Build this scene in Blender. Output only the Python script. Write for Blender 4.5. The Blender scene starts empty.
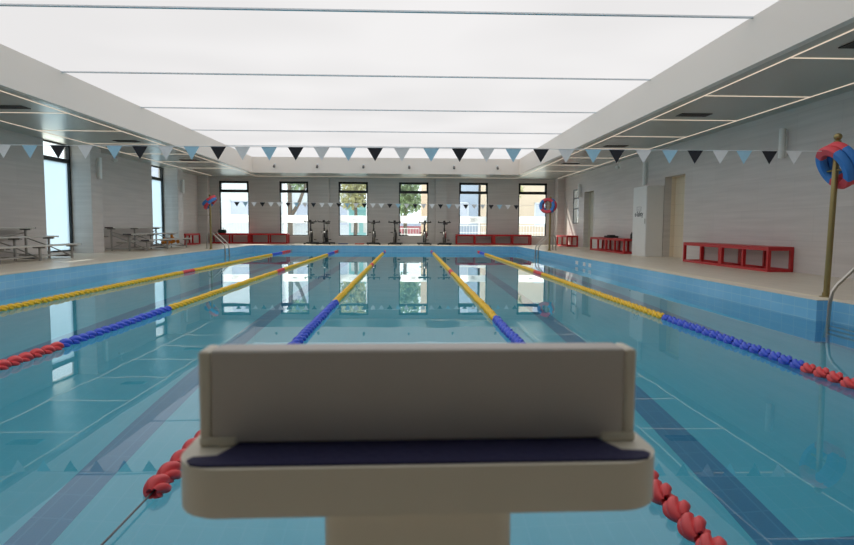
import bpy, bmesh, math, random
from mathutils import Vector, Matrix
random.seed(7)
PI = math.pi
S = bpy.context.scene
COL = S.collection

# ------------------------------------------------------------------ helpers
class MB:
    """collects geometry and links it as ONE mesh object"""
    def __init__(s):
        s.bm = bmesh.new()
    def _mi(s, faces, mi):
        for f in faces: f.material_index = mi
    def box(s, x0, x1, y0, y1, z0, z1, bev=0.0, seg=2, mi=0, M=None):
        r = bmesh.ops.create_cube(s.bm, size=1.0)
        vs = r['verts']
        for v in vs:
            v.co = Vector(((x0+x1)/2 + v.co.x*(x1-x0), (y0+y1)/2 + v.co.y*(y1-y0), (z0+z1)/2 + v.co.z*(z1-z0)))
        fs = set(f for v in vs for f in v.link_faces)
        s._mi(fs, mi)
        if M is not None:
            for v in vs: v.co = M @ v.co
        if bev > 0:
            es = list(set(e for v in vs for e in v.link_edges))
            bmesh.ops.bevel(s.bm, geom=es, offset=bev, segments=seg, affect='EDGES', profile=0.5)
        return s
    def tube(s, pts, r, seg=10, mi=0, close=False, caps=True):
        pts = [Vector(p) for p in pts]; n = len(pts)
        rs = r if isinstance(r, (list, tuple)) else [r]*n
        rings = []; prev = None
        for i, p in enumerate(pts):
            if close: t = (pts[(i+1) % n]-pts[i-1])
            elif i == 0: t = pts[1]-pts[0]
            elif i == n-1: t = pts[-1]-pts[-2]
            else: t = (pts[i+1]-p).normalized()+(p-pts[i-1]).normalized()
            t.normalize()
            if prev is None:
                a = Vector((0,0,1)) if abs(t.z) < .9 else Vector((1,0,0))
                u = t.cross(a).normalized()
            else:
                u = (prev - t*prev.dot(t)).normalized()
            prev = u; w = t.cross(u)
            rings.append([s.bm.verts.new(p + (u*math.cos(2*PI*k/seg)+w*math.sin(2*PI*k/seg))*rs[i]) for k in range(seg)])
        m = n if close else n-1
        for i in range(m):
            a, b = rings[i], rings[(i+1) % n]
            for k in range(seg):
                f = s.bm.faces.new((a[k], a[(k+1) % seg], b[(k+1) % seg], b[k])); f.material_index = mi
        if caps and not close:
            f = s.bm.faces.new(rings[0][::-1]); f.material_index = mi
            f = s.bm.faces.new(rings[-1]); f.material_index = mi
        return s
    def lathe(s, prof, M=None, seg=20, mi=0):
        """prof: (r, z) pairs revolved about z"""
        M = M or Matrix.Identity(4)
        rings = []
        for r, z in prof:
            if r < 1e-6: rings.append([s.bm.verts.new(M @ Vector((0,0,z)))])
            else: rings.append([s.bm.verts.new(M @ Vector((r*math.cos(2*PI*k/seg), r*math.sin(2*PI*k/seg), z))) for k in range(seg)])
        for a, b in zip(rings, rings[1:]):
            for k in range(seg):
                k2 = (k+1) % seg
                if len(a) == 1 and len(b) == 1: continue
                if len(a) == 1: vs = (a[0], b[k2], b[k])
                elif len(b) == 1: vs = (a[k], a[k2], b[0])
                else: vs = (a[k], a[k2], b[k2], b[k])
                f = s.bm.faces.new(vs); f.material_index = mi
        return s
    def poly(s, pts, mi=0):
        f = s.bm.faces.new([s.bm.verts.new(Vector(p)) for p in pts]); f.material_index = mi
        return s
    def prism(s, poly, ext, mi=0):
        """poly: planar 3-D loop, ext: extrusion vector"""
        e = Vector(ext)
        a = [s.bm.verts.new(Vector(p)) for p in poly]; b = [s.bm.verts.new(Vector(p)+e) for p in poly]
        fs = [s.bm.faces.new(a[::-1]), s.bm.faces.new(b)]
        n = len(a)
        for k in range(n): fs.append(s.bm.faces.new((a[k], a[(k+1) % n], b[(k+1) % n], b[k])))
        s._mi(fs, mi)
        return s
    def build(s, name, mats, parent=None, smooth=True, angle=35, mesh_only=False):
        bmesh.ops.recalc_face_normals(s.bm, faces=s.bm.faces)
        me = bpy.data.meshes.new(name); s.bm.to_mesh(me); s.bm.free()
        for m in (mats if isinstance(mats, (list, tuple)) else [mats]): me.materials.append(m)
        if smooth:
            me.polygons.foreach_set('use_smooth', [True]*len(me.polygons))
            me.set_sharp_from_angle(angle=math.radians(angle))
        if mesh_only: return me
        return link(name, me, parent)

def link(name, data, parent=None):
    o = bpy.data.objects.new(name, data); COL.objects.link(o)
    if parent is not None: o.parent = parent
    return o
def empty(name, loc=(0,0,0), rz=0.0):
    o = bpy.data.objects.new(name, None); COL.objects.link(o)
    o.location = loc; o.rotation_euler = (0,0,rz); o.empty_display_size = .1
    return o
def tag(o, label=None, cat=None, group=None, kind=None):
    if label: o['label'] = label
    if cat: o['category'] = cat
    if group: o['group'] = group
    if kind: o['kind'] = kind
    return o
def struct(o): o['kind'] = 'structure'; return o
def kids(o): return [c for c in bpy.data.objects if c.parent == o]
def copy_tree(o, parent=None):
    c = o.copy(); COL.objects.link(c); c.parent = parent
    for ch in kids(o): copy_tree(ch, c)
    return c

# ------------------------------------------------------------------ materials
def srgb(r, g, b):
    f = lambda c: ((c/255)/12.92 if c/255 <= .04045 else ((c/255+.055)/1.055)**2.4)
    return (f(r), f(g), f(b), 1)
def newmat(name):
    m = bpy.data.materials.new(name); m.use_nodes = True
    nt = m.node_tree; nt.nodes.clear()
    out = nt.nodes.new('ShaderNodeOutputMaterial')
    return m, nt, out
def mat(name, col, rough=.5, metal=0.0, var=.06, scale=6.0, spec=.5, bump=0.0, stretch=None):
    m, nt, out = newmat(name)
    b = nt.nodes.new('ShaderNodeBsdfPrincipled')
    b.inputs['Roughness'].default_value = rough; b.inputs['Metallic'].default_value = metal
    b.inputs['Specular IOR Level'].default_value = spec
    tc = nt.nodes.new('ShaderNodeTexCoord'); n = nt.nodes.new('ShaderNodeTexNoise')
    n.inputs['Scale'].default_value = scale; n.inputs['Detail'].default_value = 3
    src = tc.outputs['Object']
    if stretch:
        mp = nt.nodes.new('ShaderNodeMapping'); mp.inputs['Scale'].default_value = stretch
        nt.links.new(src, mp.inputs['Vector']); src = mp.outputs['Vector']
    nt.links.new(src, n.inputs['Vector'])
    mx = nt.nodes.new('ShaderNodeMix'); mx.data_type = 'RGBA'
    c = Vector(col[:3])
    mx.inputs['A'].default_value = (*(c*(1-var)), 1); mx.inputs['B'].default_value = (*[min(1, x*(1+var)) for x in c], 1)
    nt.links.new(n.outputs['Fac'], mx.inputs['Factor'])
    nt.links.new(mx.outputs['Result'], b.inputs['Base Color'])
    if bump:
        bp = nt.nodes.new('ShaderNodeBump'); bp.inputs['Strength'].default_value = bump; bp.inputs['Distance'].default_value = .01
        nt.links.new(n.outputs['Fac'], bp.inputs['Height']); nt.links.new(bp.outputs['Normal'], b.inputs['Normal'])
    nt.links.new(b.outputs['BSDF'], out.inputs['Surface'])
    return m
def tile(name, c1, c2, mortar, w, h, ms, axis, rough=.25, offset=0.0, streak=0.0, spec=.5):
    m, nt, out = newmat(name)
    b = nt.nodes.new('ShaderNodeBsdfPrincipled'); b.inputs['Roughness'].default_value = rough
    b.inputs['Specular IOR Level'].default_value = spec
    tc = nt.nodes.new('ShaderNodeTexCoord'); sp = nt.nodes.new('ShaderNodeSeparateXYZ'); cb = nt.nodes.new('ShaderNodeCombineXYZ')
    nt.links.new(tc.outputs['Object'], sp.inputs[0])
    u, v = {'x': ('Y','Z'), 'y': ('X','Z'), 'z': ('X','Y'), 'zr': ('Y','X')}[axis]
    nt.links.new(sp.outputs[u], cb.inputs['X']); nt.links.new(sp.outputs[v], cb.inputs['Y'])
    br = nt.nodes.new('ShaderNodeTexBrick'); br.offset = offset; br.squash = 1
    br.inputs['Scale'].default_value = 1; br.inputs['Brick Width'].default_value = w; br.inputs['Row Height'].default_value = h
    br.inputs['Mortar Size'].default_value = ms; br.inputs['Mortar Smooth'].default_value = .1; br.inputs['Bias'].default_value = 0
    br.inputs['Color1'].default_value = c1; br.inputs['Color2'].default_value = c2; br.inputs['Mortar'].default_value = mortar
    nt.links.new(cb.outputs[0], br.inputs['Vector'])
    col = br.outputs['Color']
    if streak:
        mp = nt.nodes.new('ShaderNodeMapping'); mp.inputs['Scale'].default_value = (.35, 7, 1)
        n = nt.nodes.new('ShaderNodeTexNoise'); n.inputs['Scale'].default_value = 1.6; n.inputs['Detail'].default_value = 4
        nt.links.new(cb.outputs[0], mp.inputs['Vector']); nt.links.new(mp.outputs['Vector'], n.inputs['Vector'])
        mr = nt.nodes.new('ShaderNodeMapRange'); mr.inputs['From Min'].default_value = .3; mr.inputs['From Max'].default_value = .7
        mr.inputs['To Min'].default_value = 1-streak; mr.inputs['To Max'].default_value = 1+streak
        nt.links.new(n.outputs['Fac'], mr.inputs['Value'])
        mx = nt.nodes.new('ShaderNodeMix'); mx.data_type = 'RGBA'; mx.blend_type = 'MULTIPLY'; mx.inputs['Factor'].default_value = 1
        nt.links.new(col, mx.inputs['A']); nt.links.new(mr.outputs['Result'], mx.inputs['B'])
        col = mx.outputs['Result']
    nt.links.new(col, b.inputs['Base Color'])
    bp = nt.nodes.new('ShaderNodeBump'); bp.inputs['Strength'].default_value = .25; bp.inputs['Distance'].default_value = .004; bp.invert = True
    nt.links.new(br.outputs['Fac'], bp.inputs['Height']); nt.links.new(bp.outputs['Normal'], b.inputs['Normal'])
    nt.links.new(b.outputs['BSDF'], out.inputs['Surface'])
    return m
def emit(name, col, strength, var=0.0, scale=.25):
    m, nt, out = newmat(name)
    e = nt.nodes.new('ShaderNodeEmission'); e.inputs['Color'].default_value = col; e.inputs['Strength'].default_value = strength
    if var:
        tc = nt.nodes.new('ShaderNodeTexCoord'); n = nt.nodes.new('ShaderNodeTexNoise'); n.inputs['Scale'].default_value = scale; n.inputs['Detail'].default_value = 1
        mr = nt.nodes.new('ShaderNodeMapRange'); mr.inputs['From Min'].default_value = .35; mr.inputs['From Max'].default_value = .65
        mr.inputs['To Min'].default_value = strength*(1-var); mr.inputs['To Max'].default_value = strength*(1+var)
        nt.links.new(tc.outputs['Object'], n.inputs['Vector']); nt.links.new(n.outputs['Fac'], mr.inputs['Value']); nt.links.new(mr.outputs['Result'], e.inputs['Strength'])
    nt.links.new(e.outputs[0], out.inputs['Surface'])
    return m

M = {}
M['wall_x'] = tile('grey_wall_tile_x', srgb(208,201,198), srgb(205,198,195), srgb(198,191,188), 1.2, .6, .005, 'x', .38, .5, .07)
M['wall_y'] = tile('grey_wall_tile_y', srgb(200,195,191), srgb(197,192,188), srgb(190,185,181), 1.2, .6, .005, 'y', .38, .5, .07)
M['deck'] = tile('beige_deck_tile', srgb(228,217,199), srgb(223,212,194), srgb(204,193,177), .3, .3, .004, 'z', .35)
M['coping'] = tile('cream_coping_tile', srgb(240,230,212), srgb(236,226,208), srgb(214,204,186), .6, .3, .004, 'z', .3)
M['grate'] = mat('cream_line_tile', srgb(240,232,205), .4)
blue1, blue2, bm_ = srgb(136,200,238), srgb(128,194,234), srgb(154,208,238)
M['pool_x'] = tile('blue_pool_tile_x', blue1, blue2, bm_, .24, .115, .006, 'x', .12)
M['pool_y'] = tile('blue_pool_tile_y', blue1, blue2, bm_, .24, .115, .006, 'y', .12)
M['pool_z'] = tile('aqua_pool_floor_tile', srgb(98,206,228), srgb(95,204,226), srgb(106,208,230), .24, .115, .005, 'zr', .2)
M['lane_z'] = tile('navy_lane_tile', srgb(74,150,190), srgb(70,147,188), srgb(86,162,200), .24, .115, .005, 'zr', .2)
M['fascia'] = mat('white_fascia_paint', srgb(242,232,222), .45, var=.02, scale=.6)
M['soffit'] = mat('grey_metal_soffit', srgb(198,203,198), .32, metal=.85, var=.03, scale=.5)
M['panel'] = emit('luminous_stretch_ceiling', (1.0,.985,.985,1), .86, .04, .35)
M['seam'] = mat('grey_seam_profile', srgb(232,236,240), .5)
M['led'] = emit('warm_led', (1.0,.84,.66,1), .78)
M['slot'] = mat('dark_vent_metal', srgb(52,54,56), .5)
M['frame'] = mat('dark_window_frame', srgb(30,36,38), .35, metal=.3)
M['white'] = mat('white_powder_coat', srgb(226,226,224), .4, var=.03)
M['lamp'] = mat('opal_lamp_tube', srgb(250,249,246), .35, var=.01)
M['cream'] = mat('cream_block_plastic', srgb(228,222,206), .45, var=.03, scale=9, bump=.02)
M['creamgrey'] = mat('grey_plate_laminate', srgb(206,200,194), .5, var=.04, scale=12)
M['navy'] = mat('navy_foot_pad', srgb(34,34,78), .75, var=.12, scale=160, bump=.25)
M['steel'] = mat('brushed_steel', srgb(186,182,174), .28, metal=1.0, var=.05, scale=20)
M['brass'] = mat('aged_brass_post', srgb(156,140,94), .38, metal=.75, var=.08, scale=10)
M['ringred'] = mat('red_foam', srgb(222,74,84), .6)
M['ringblue'] = mat('blue_foam', srgb(58,128,204), .6)
M['benchred'] = mat('red_painted_steel', srgb(186,34,38), .4, var=.06)
M['alu'] = mat('bleacher_aluminium', srgb(206,203,197), .42, metal=.15, var=.05, scale=8, stretch=(20,1,20))
M['alud'] = mat('bleacher_frame_steel', srgb(118,116,114), .45, metal=.6)
M['alul'] = mat('lilac_end_cap', srgb(70,66,74), .5)
M['blf'] = mat('bleacher_leg_aluminium', srgb(168,166,162), .45, metal=.2)
M['black'] = mat('black_powder_steel', srgb(30,30,32), .4, var=.1)
M['blackrub'] = mat('black_rubber', srgb(26,24,26), .7)
M['darkred'] = mat('dark_red_guard', srgb(104,36,34), .4)
M['orange'] = mat('orange_fabric', srgb(206,130,34), .7, var=.35, scale=14, bump=.5)
M['bag'] = mat('black_bag_fabric', srgb(36,36,38), .8)
M['greenbag'] = mat('dark_green_fabric', srgb(24,58,54), .8)
M['kbblue'] = mat('blue_board_foam', srgb(30,60,120), .6)
M['kbred'] = mat('red_board_foam', srgb(196,72,52), .6)
M['beige'] = tile('beige_recess_tile', srgb(232,218,194), srgb(228,214,190), srgb(210,196,172), .6, .3, .004, 'x', .4)
M['greygreen'] = mat('grey_green_recess', srgb(206,204,190), .5)
M['f_red'] = mat('red_float_plastic', srgb(230,74,78), .38, var=.04)
M['f_blue'] = mat('blue_float_plastic', srgb(64,96,222), .38, var=.04)
M['f_yel'] = mat('yellow_float_plastic', srgb(244,198,44), .38, var=.04)
M['cable'] = mat('grey_steel_cable', srgb(120,124,126), .4, metal=.8)
M['text'] = mat('dark_print', srgb(70,72,76), .6)
M['textl'] = mat('grey_print', srgb(150,152,156), .6)
M['mark'] = mat('pale_grey_print', srgb(206,206,208), .6)
M['bark'] = mat('tree_bark', srgb(118,108,100), .9, var=.25, scale=8, bump=.4)
M['leaf'] = mat('green_leaves', srgb(150,172,130), .6, var=.3, scale=5)
M['leafy'] = mat('yellow_green_leaves', srgb(188,186,140), .6, var=.3, scale=5)
M['bwhite'] = mat('white_render_wall', srgb(232,234,238), .7)
M['bpeach'] = mat('peach_render_wall', srgb(226,204,182), .7)
M['bslate'] = mat('slate_blue_cladding', srgb(172,184,204), .6)
M['pave'] = tile('pale_paving', srgb(216,214,208), srgb(206,204,198), srgb(184,182,176), .6, .6, .01, 'z', .7)
M['teal'] = mat('teal_kiosk_paint', srgb(160,216,222), .5)
M['bglass'] = mat('dark_building_glass', srgb(206,210,226), .12, var=.1)
M['fence'] = mat('white_fence_paint', srgb(236,236,238), .5)
M['carblue'] = mat('grey_blue_car_paint', srgb(130,140,170), .3)
M['carred'] = mat('red_car_paint', srgb(206,120,126), .3)

def glass_mat(name, tint=(1,1,1,1)):
    m, nt, out = newmat(name)
    t = nt.nodes.new('ShaderNodeBsdfTransparent'); t.inputs['Color'].default_value = tint
    g = nt.nodes.new('ShaderNodeBsdfGlossy'); g.inputs['Roughness'].default_value = .02
    fr = nt.nodes.new('ShaderNodeFresnel')
    ge = nt.nodes.new('ShaderNodeNewGeometry'); ir = nt.nodes.new('ShaderNodeMapRange')   # same reflectance from either face of the pane
    ir.inputs['To Min'].default_value = 1.5; ir.inputs['To Max'].default_value = 1/1.5
    nt.links.new(ge.outputs['Backfacing'], ir.inputs['Value']); nt.links.new(ir.outputs['Result'], fr.inputs['IOR'])
    mx = nt.nodes.new('ShaderNodeMixShader')
    nt.links.new(fr.outputs[0], mx.inputs[0]); nt.links.new(t.outputs[0], mx.inputs[1]); nt.links.new(g.outputs[0], mx.inputs[2])
    nt.links.new(mx.outputs[0], out.inputs['Surface'])
    return m
def frosted(name, col, gloss=.0):
    m, nt, out = newmat(name)
    t = nt.nodes.new('ShaderNodeBsdfTranslucent'); t.inputs['Color'].default_value = col
    d = nt.nodes.new('ShaderNodeBsdfDiffuse'); d.inputs['Color'].default_value = (.8,.8,.8,1)
    n = nt.nodes.new('ShaderNodeTexNoise'); n.inputs['Scale'].default_value = 3
    mr = nt.nodes.new('ShaderNodeMapRange'); mr.inputs['To Min'].default_value = .12; mr.inputs['To Max'].default_value = .2
    tc = nt.nodes.new('ShaderNodeTexCoord'); nt.links.new(tc.outputs['Object'], n.inputs['Vector'])
    nt.links.new(n.outputs['Fac'], mr.inputs['Value'])
    mx = nt.nodes.new('ShaderNodeMixShader'); nt.links.new(mr.outputs['Result'], mx.inputs[0])
    nt.links.new(t.outputs[0], mx.inputs[1]); nt.links.new(d.outputs[0], mx.inputs[2])
    nt.links.new(mx.outputs[0], out.inputs['Surface'])
    return m
M['glass'] = glass_mat('clear_window_glass', (.93,.96,.95,1))
M['film'] = frosted('white_privacy_film', (1,1,1,1))
M['frost'] = frosted('frosted_blue_glass', (.56,.66,.72,1))
def fabric(name, col):
    m, nt, out = newmat(name)
    t = nt.nodes.new('ShaderNodeBsdfTranslucent'); d = nt.nodes.new('ShaderNodeBsdfDiffuse')
    n = nt.nodes.new('ShaderNodeTexNoise'); n.inputs['Scale'].default_value = 40
    tc = nt.nodes.new('ShaderNodeTexCoord'); nt.links.new(tc.outputs['Object'], n.inputs['Vector'])
    mxc = nt.nodes.new('ShaderNodeMix'); mxc.data_type = 'RGBA'; c = Vector(col[:3])
    mxc.inputs['A'].default_value = (*(c*.95),1); mxc.inputs['B'].default_value = (*[min(1,x*1.05) for x in c],1)
    nt.links.new(n.outputs['Fac'], mxc.inputs['Factor'])
    for q in (t, d): nt.links.new(mxc.outputs['Result'], q.inputs['Color'])
    mx = nt.nodes.new('ShaderNodeMixShader'); mx.inputs[0].default_value = .45
    nt.links.new(t.outputs[0], mx.inputs[1]); nt.links.new(d.outputs[0], mx.inputs[2]); nt.links.new(mx.outputs[0], out.inputs['Surface'])
    return m
M['pgrey'] = fabric('light_grey_pennant', srgb(232,232,232)); M['pwhite'] = fabric('white_pennant', srgb(246,246,246))
M['pblue'] = fabric('pale_blue_pennant', srgb(172,212,232)); M['pblack'] = fabric('black_pennant', srgb(58,58,62))
def water_mat():
    m, nt, out = newmat('pool_water_surface')
    g = nt.nodes.new('ShaderNodeBsdfGlass'); g.inputs['IOR'].default_value = 1.333; g.inputs['Roughness'].default_value = 0.0
    g.inputs['Color'].default_value = (.97,.995,1,1)
    tc = nt.nodes.new('ShaderNodeTexCoord'); n = nt.nodes.new('ShaderNodeTexNoise')
    n.inputs['Scale'].default_value = 1.3; n.inputs['Detail'].default_value = 2; n.inputs['Roughness'].default_value = .4
    bp = nt.nodes.new('ShaderNodeBump'); bp.inputs['Strength'].default_value = .05; bp.inputs['Distance'].default_value = .02
    nt.links.new(tc.outputs['Object'], n.inputs['Vector']); nt.links.new(n.outputs['Fac'], bp.inputs['Height'])
    nt.links.new(bp.outputs['Normal'], g.inputs['Normal']); nt.links.new(g.outputs[0], out.inputs['Surface'])
    return m
M['water'] = water_mat()

# ------------------------------------------------------------------ dimensions
XL, XR = -6.6, 4.72            # pool side walls
Y0, Y1 = 1.1, 26.1             # pool end walls
ZW, ZF = -.24, -1.70           # water level, pool floor
WL, WR, WB, WF = -9.8, 7.35, 29.0, -3.0
SOF, SKY = 3.12, 3.79
FXL, FXR, FY0, FY1 = -6.72, 4.82, .7, 26.5   # skylight edges
NY0, NY1, ND = 5.9, 6.8, .15   # ladder niche

# ------------------------------------------------------------------ the setting
b = MB()
e = .1
b.box(WL-.3, XL-e, WF, WB+.2, -.12, 0); b.box(XR+ND+e, WR+.9, WF, WB+.2, -.12, 0)
b.box(XR+e, XR+ND+e, WF, NY0-e, -.12, 0); b.box(XR+e, XR+ND+e, NY1+e, WB+.2, -.12, 0)
b.box(XL-e, XR+e, WF, Y0-e, -.12, 0); b.box(XL-e, XR+e, Y1+e, WB+.2, -.12, 0)
struct(b.build('floor', M['deck'], smooth=False))
# coping band around the pool and the pale overflow line
c = MB(); w = .24; h = .006
c.box(XL-w, XL, Y0, Y1, 0, h); c.box(XR, XR+w, NY1, Y1, 0, h); c.box(XR+ND, XR+ND+w, NY0, NY1, 0, h); c.box(XR, XR+w, Y0, NY0, 0, h)
c.box(XL-w, XR+w, Y1, Y1+w, 0, h); c.box(XL-w, XR+w, Y0-w, Y0, 0, h)
cop = struct(c.build('trim_1', M['coping'], smooth=False))
c = MB(); l = .05
c.box(XL-w-l, XL-w, Y0, Y1, 0, .008); c.box(XR+w+(ND if False else 0), XR+w+l, NY1, Y1, 0, .008)
c.box(XL-w, XR+w, Y1+w, Y1+w+l, 0, .008)
struct(c.build('trim_2', M['grate'], smooth=False))

# pool basin
b = MB(); T = .2
T = .095
b.box(XL-T, XL, Y0-T, Y1+T, ZF-T, -.001, mi=0)
b.box(XR+ND, XR+ND+T, Y0-T, Y1+T, ZF-T, -.001, mi=0)
b.box(XR, XR+ND, Y0-T, NY0, ZF-T, -.001, mi=0); b.box(XR, XR+ND, NY1, Y1+T, ZF-T, -.001, mi=0)
b.box(XL, XR, Y0-T, Y0, ZF-T, -.001, mi=1); b.box(XL, XR, Y1, Y1+T, ZF-T, -.001, mi=1)
b.box(XL, XR+ND, Y0, Y1, ZF-T, ZF, mi=2)
b.bm.normal_update()
for f in b.bm.faces:
    n = f.normal
    f.material_index = 0 if abs(n.x) > .7 else (1 if abs(n.y) > .7 else 2)
basin = struct(b.build('pool_basin', [M['pool_x'], M['pool_y'], M['pool_z']], smooth=False))
for lx in (-4, -2, 2, 3.86):
    b = MB(); b.box(lx-.115, lx+.115, 2.84, 24.3, ZF, ZF+.003)
    for ty in (2.84, 24.3): b.box(lx-.5, lx+.5, ty, ty+.24, ZF, ZF+.0031)
    b.build('lane_marking', M['lane_z'], basin, smooth=False)
for k, yy in enumerate((15.45, 15.95, 16.65)):  # three pale rectangles on the right pool wall, above the water
    b = MB(); b.box(XR-.004, XR+.01, yy, yy+(.22 if k != 2 else .26), -.2, -.10)
    b.build('pale_wall_mark', M['white'], basin, smooth=False)
b = MB(); b.poly([(XL,Y0,ZW),(XR,Y0,ZW),(XR,NY0,ZW),(XR+ND,NY0,ZW),(XR+ND,NY1,ZW),(XR,NY1,ZW),(XR,Y1,ZW),(XL,Y1,ZW)])
struct(b.build('pool_water', M['water'], smooth=False))

# walls
def wall(name, axis, pos, th, u0, u1, z0, z1, openings, mats):
    """openings: (u0,u1,z0,z1); axis 'x' = plane of constant x"""
    b = MB()
    def bx(a0, a1, c0, c1):
        if a1-a0 < 1e-4 or c1-c0 < 1e-4: return
        if axis == 'x': b.box(min(pos,pos+th), max(pos,pos+th), a0, a1, c0, c1)
        else: b.box(a0, a1, min(pos,pos+th), max(pos,pos+th), c0, c1)
    u = u0
    for (a, c, e, g) in sorted(openings):
        bx(u, a, z0, z1); bx(a, c, z0, e); bx(a, c, g, z1); u = c
    bx(u, u1, z0, z1)
    b.bm.normal_update()
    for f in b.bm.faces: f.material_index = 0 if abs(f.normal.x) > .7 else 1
    return struct(b.build(name, mats, smooth=False))
WX = [M['wall_x'], M['wall_y']]
win_b = [(-8.91,-7.53), (-6.09,-4.74), (-3.31,-1.92), (-.45,.95), (2.42,3.79), (5.27,6.63)]
WZ0, WZ1, WT = .38, 2.93, 2.46
wall('wall_back', 'y', WB, .2, WL-.2, WR+.9, 0, SOF, [(a,c,WZ0,WZ1) for a,c in win_b], WX)
win_l = [(16.75,18.08,.06,SOF), (23.62,24.75,.06,SOF)]
wall('wall_left', 'x', WL, -.2, WF, WB+.2, 0, SOF, win_l, WX)
wall('wall_right', 'x', WR, .2, WF, WB, 0, SOF, [(16.0,17.28,0,2.28), (23.95,25.25,0,2.3), (26.05,26.95,1.0,2.5)], WX)
wall('wall_front', 'y', WF, -.2, WL, WR, 0, SOF, [], WX)
for (x0,x1,y0,y1) in ((WL,-9.25,18.08,18.72), (WL,-9.25,24.75,25.3), (WL,-9.35,28.6,WB), (7.0,WR,28.4,WB), (-4.35,-3.75,28.85,WB), (1.3,1.85,28.85,WB)):
    b = MB(); b.box(x0,x1,y0,y1,0,SOF); b.bm.normal_update()
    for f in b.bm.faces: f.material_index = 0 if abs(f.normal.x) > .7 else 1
    struct(b.build('pillar', WX, smooth=False))
# recesses behind the two door openings of the right wall
def recess(name, y0, y1, zt, m, dp=.5):
    b = MB(); x0, x1 = WR+.2, WR+.2+dp
    b.box(x1, x1+.05, y0, y1, 0, zt); b.box(x0, x1, y0-.05, y0, 0, zt); b.box(x0, x1, y1, y1+.05, 0, zt); b.box(x0, x1+.05, y0-.05, y1+.05, zt, zt+.05)
    return struct(b.build(name, m, smooth=False))
recess('door_1', 16.0, 17.28, 2.28, M['beige'], .12); recess('door_2', 23.95, 25.25, 2.3, M['greygreen'], .06)

# ceiling: metal soffit ring, fascia, luminous panels
b = MB(); zt = SOF+.08; t = .12
b.box(WL, FXL-t, WF, WB, SOF, zt); b.box(FXR+t, WR, WF, WB, SOF, zt); b.box(FXL-t, FXR+t, FY1+t, WB, SOF, zt); b.box(FXL-t, FXR+t, WF, FY0-t, SOF, zt)
struct(b.build('ceiling', M['soffit'], smooth=False))
b = MB(); t = .12
b.box(FXL-t, FXL, FY0-t, FY1+t, SOF-.002, SKY+.1); b.box(FXR, FXR+t, FY0-t, FY1+t, SOF-.002, SKY+.1)
b.box(FXL, FXR, FY1, FY1+t, SOF-.002, SKY+.1); b.box(FXL, FXR, FY0-t, FY0, SOF-.002, SKY+.1)
struct(b.build('ceiling_fascia', M['fascia'], smooth=False))
b = MB(); b.box(FXL, FXR, FY0, FY1, SKY, SKY+.05)
sky = struct(b.build('ceiling_luminous', M['panel'], smooth=False))
for yy in (5.04, 8.59, 12.2, 15.7, 19.25, 22.8):
    b = MB(); b.box(FXL, FXR, yy-.025, yy+.025, SKY-.02, SKY)
    b.build('seam', M['seam'], sky, smooth=False)
b = MB(); b.box(WL-.3, WR+1, WF-.3, WB+.3, SKY+.3, SKY+.4); b.box(WL-.3, WL-.2, WF-.3, WB+.3, SOF, SKY+.3); b.box(WR+.9, WR+1, WF-.3, WB+.3, SOF, SKY+.3)
b.box(WL-.3, WR+1, WB+.2, WB+.3, SOF, SKY+.3); b.box(WL-.3, WR+1, WF-.3, WF-.2, 0, SKY+.3)
struct(b.build('roof', M['fascia'], smooth=False))

# ------------------------------------------------------------------ windows
def window_back(i, x0, x1):
    r = struct(empty(f'window_{i}', ((x0+x1)/2, WB, WZ0)))
    cx = (x0+x1)/2; hw = (x1-x0)/2; f = .045; H = WZ1-WZ0; tz = WT-WZ0
    b = MB()
    b.box(-hw, -hw+f, .03, .12, 0, H); b.box(hw-f, hw, .03, .12, 0, H); b.box(-hw, hw, .03, .12, H-f, H); b.box(-hw, hw, .03, .12, 0, f*.7)
    # deeper dark casing round the transom light
    b.box(-hw, -hw+.09, .0, .12, tz, H); b.box(hw-.09, hw, .0, .12, tz, H); b.box(-hw, hw, .0, .12, H-.10, H)
    b.build('frame', M['frame'], r, smooth=False)
    b = MB(); b.box(-hw, hw, .0, .12, tz-.06, tz+.07); b.build('transom_bar', M['frame'], r, smooth=False)
    b = MB(); b.box(-hw+f, hw-f, .07, .078, tz+.07, H-f); b.build('transom_pane', M['glass'], r, smooth=False)
    b = MB(); b.box(-hw+f, hw-f, .07, .078, f*.7, tz-.06); b.build('pane', M['glass'], r, smooth=False)
    b = MB(); b.poly([(-hw+f,.066,1.0-WZ0),(hw-f,.066,1.0-WZ0),(hw-f,.066,1.34-WZ0),(-hw+f,.066,1.34-WZ0)]); fl = b.build('privacy_film', M['film'], r, smooth=False)
    # oval mark printed on the film
    b = MB(); pts = [(.2*math.cos(a*PI/12), .062, 1.17-WZ0+.075*math.sin(a*PI/12)) for a in range(24)]
    b.tube(pts, .008, 6, close=True)
    for k in range(3): b.box(-.1, .1, .060, .064, 1.14-WZ0+k*.027, 1.152-WZ0+k*.027)
    b.build('oval_mark', M['mark'], fl)
    b = MB(); b.box(-hw, hw, -.02, .12, -.03, 0); b.build('window_sill', M['white'], r, smooth=False)
for i, (a, c) in enumerate(win_b): window_back(i+1, a, c)
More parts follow.
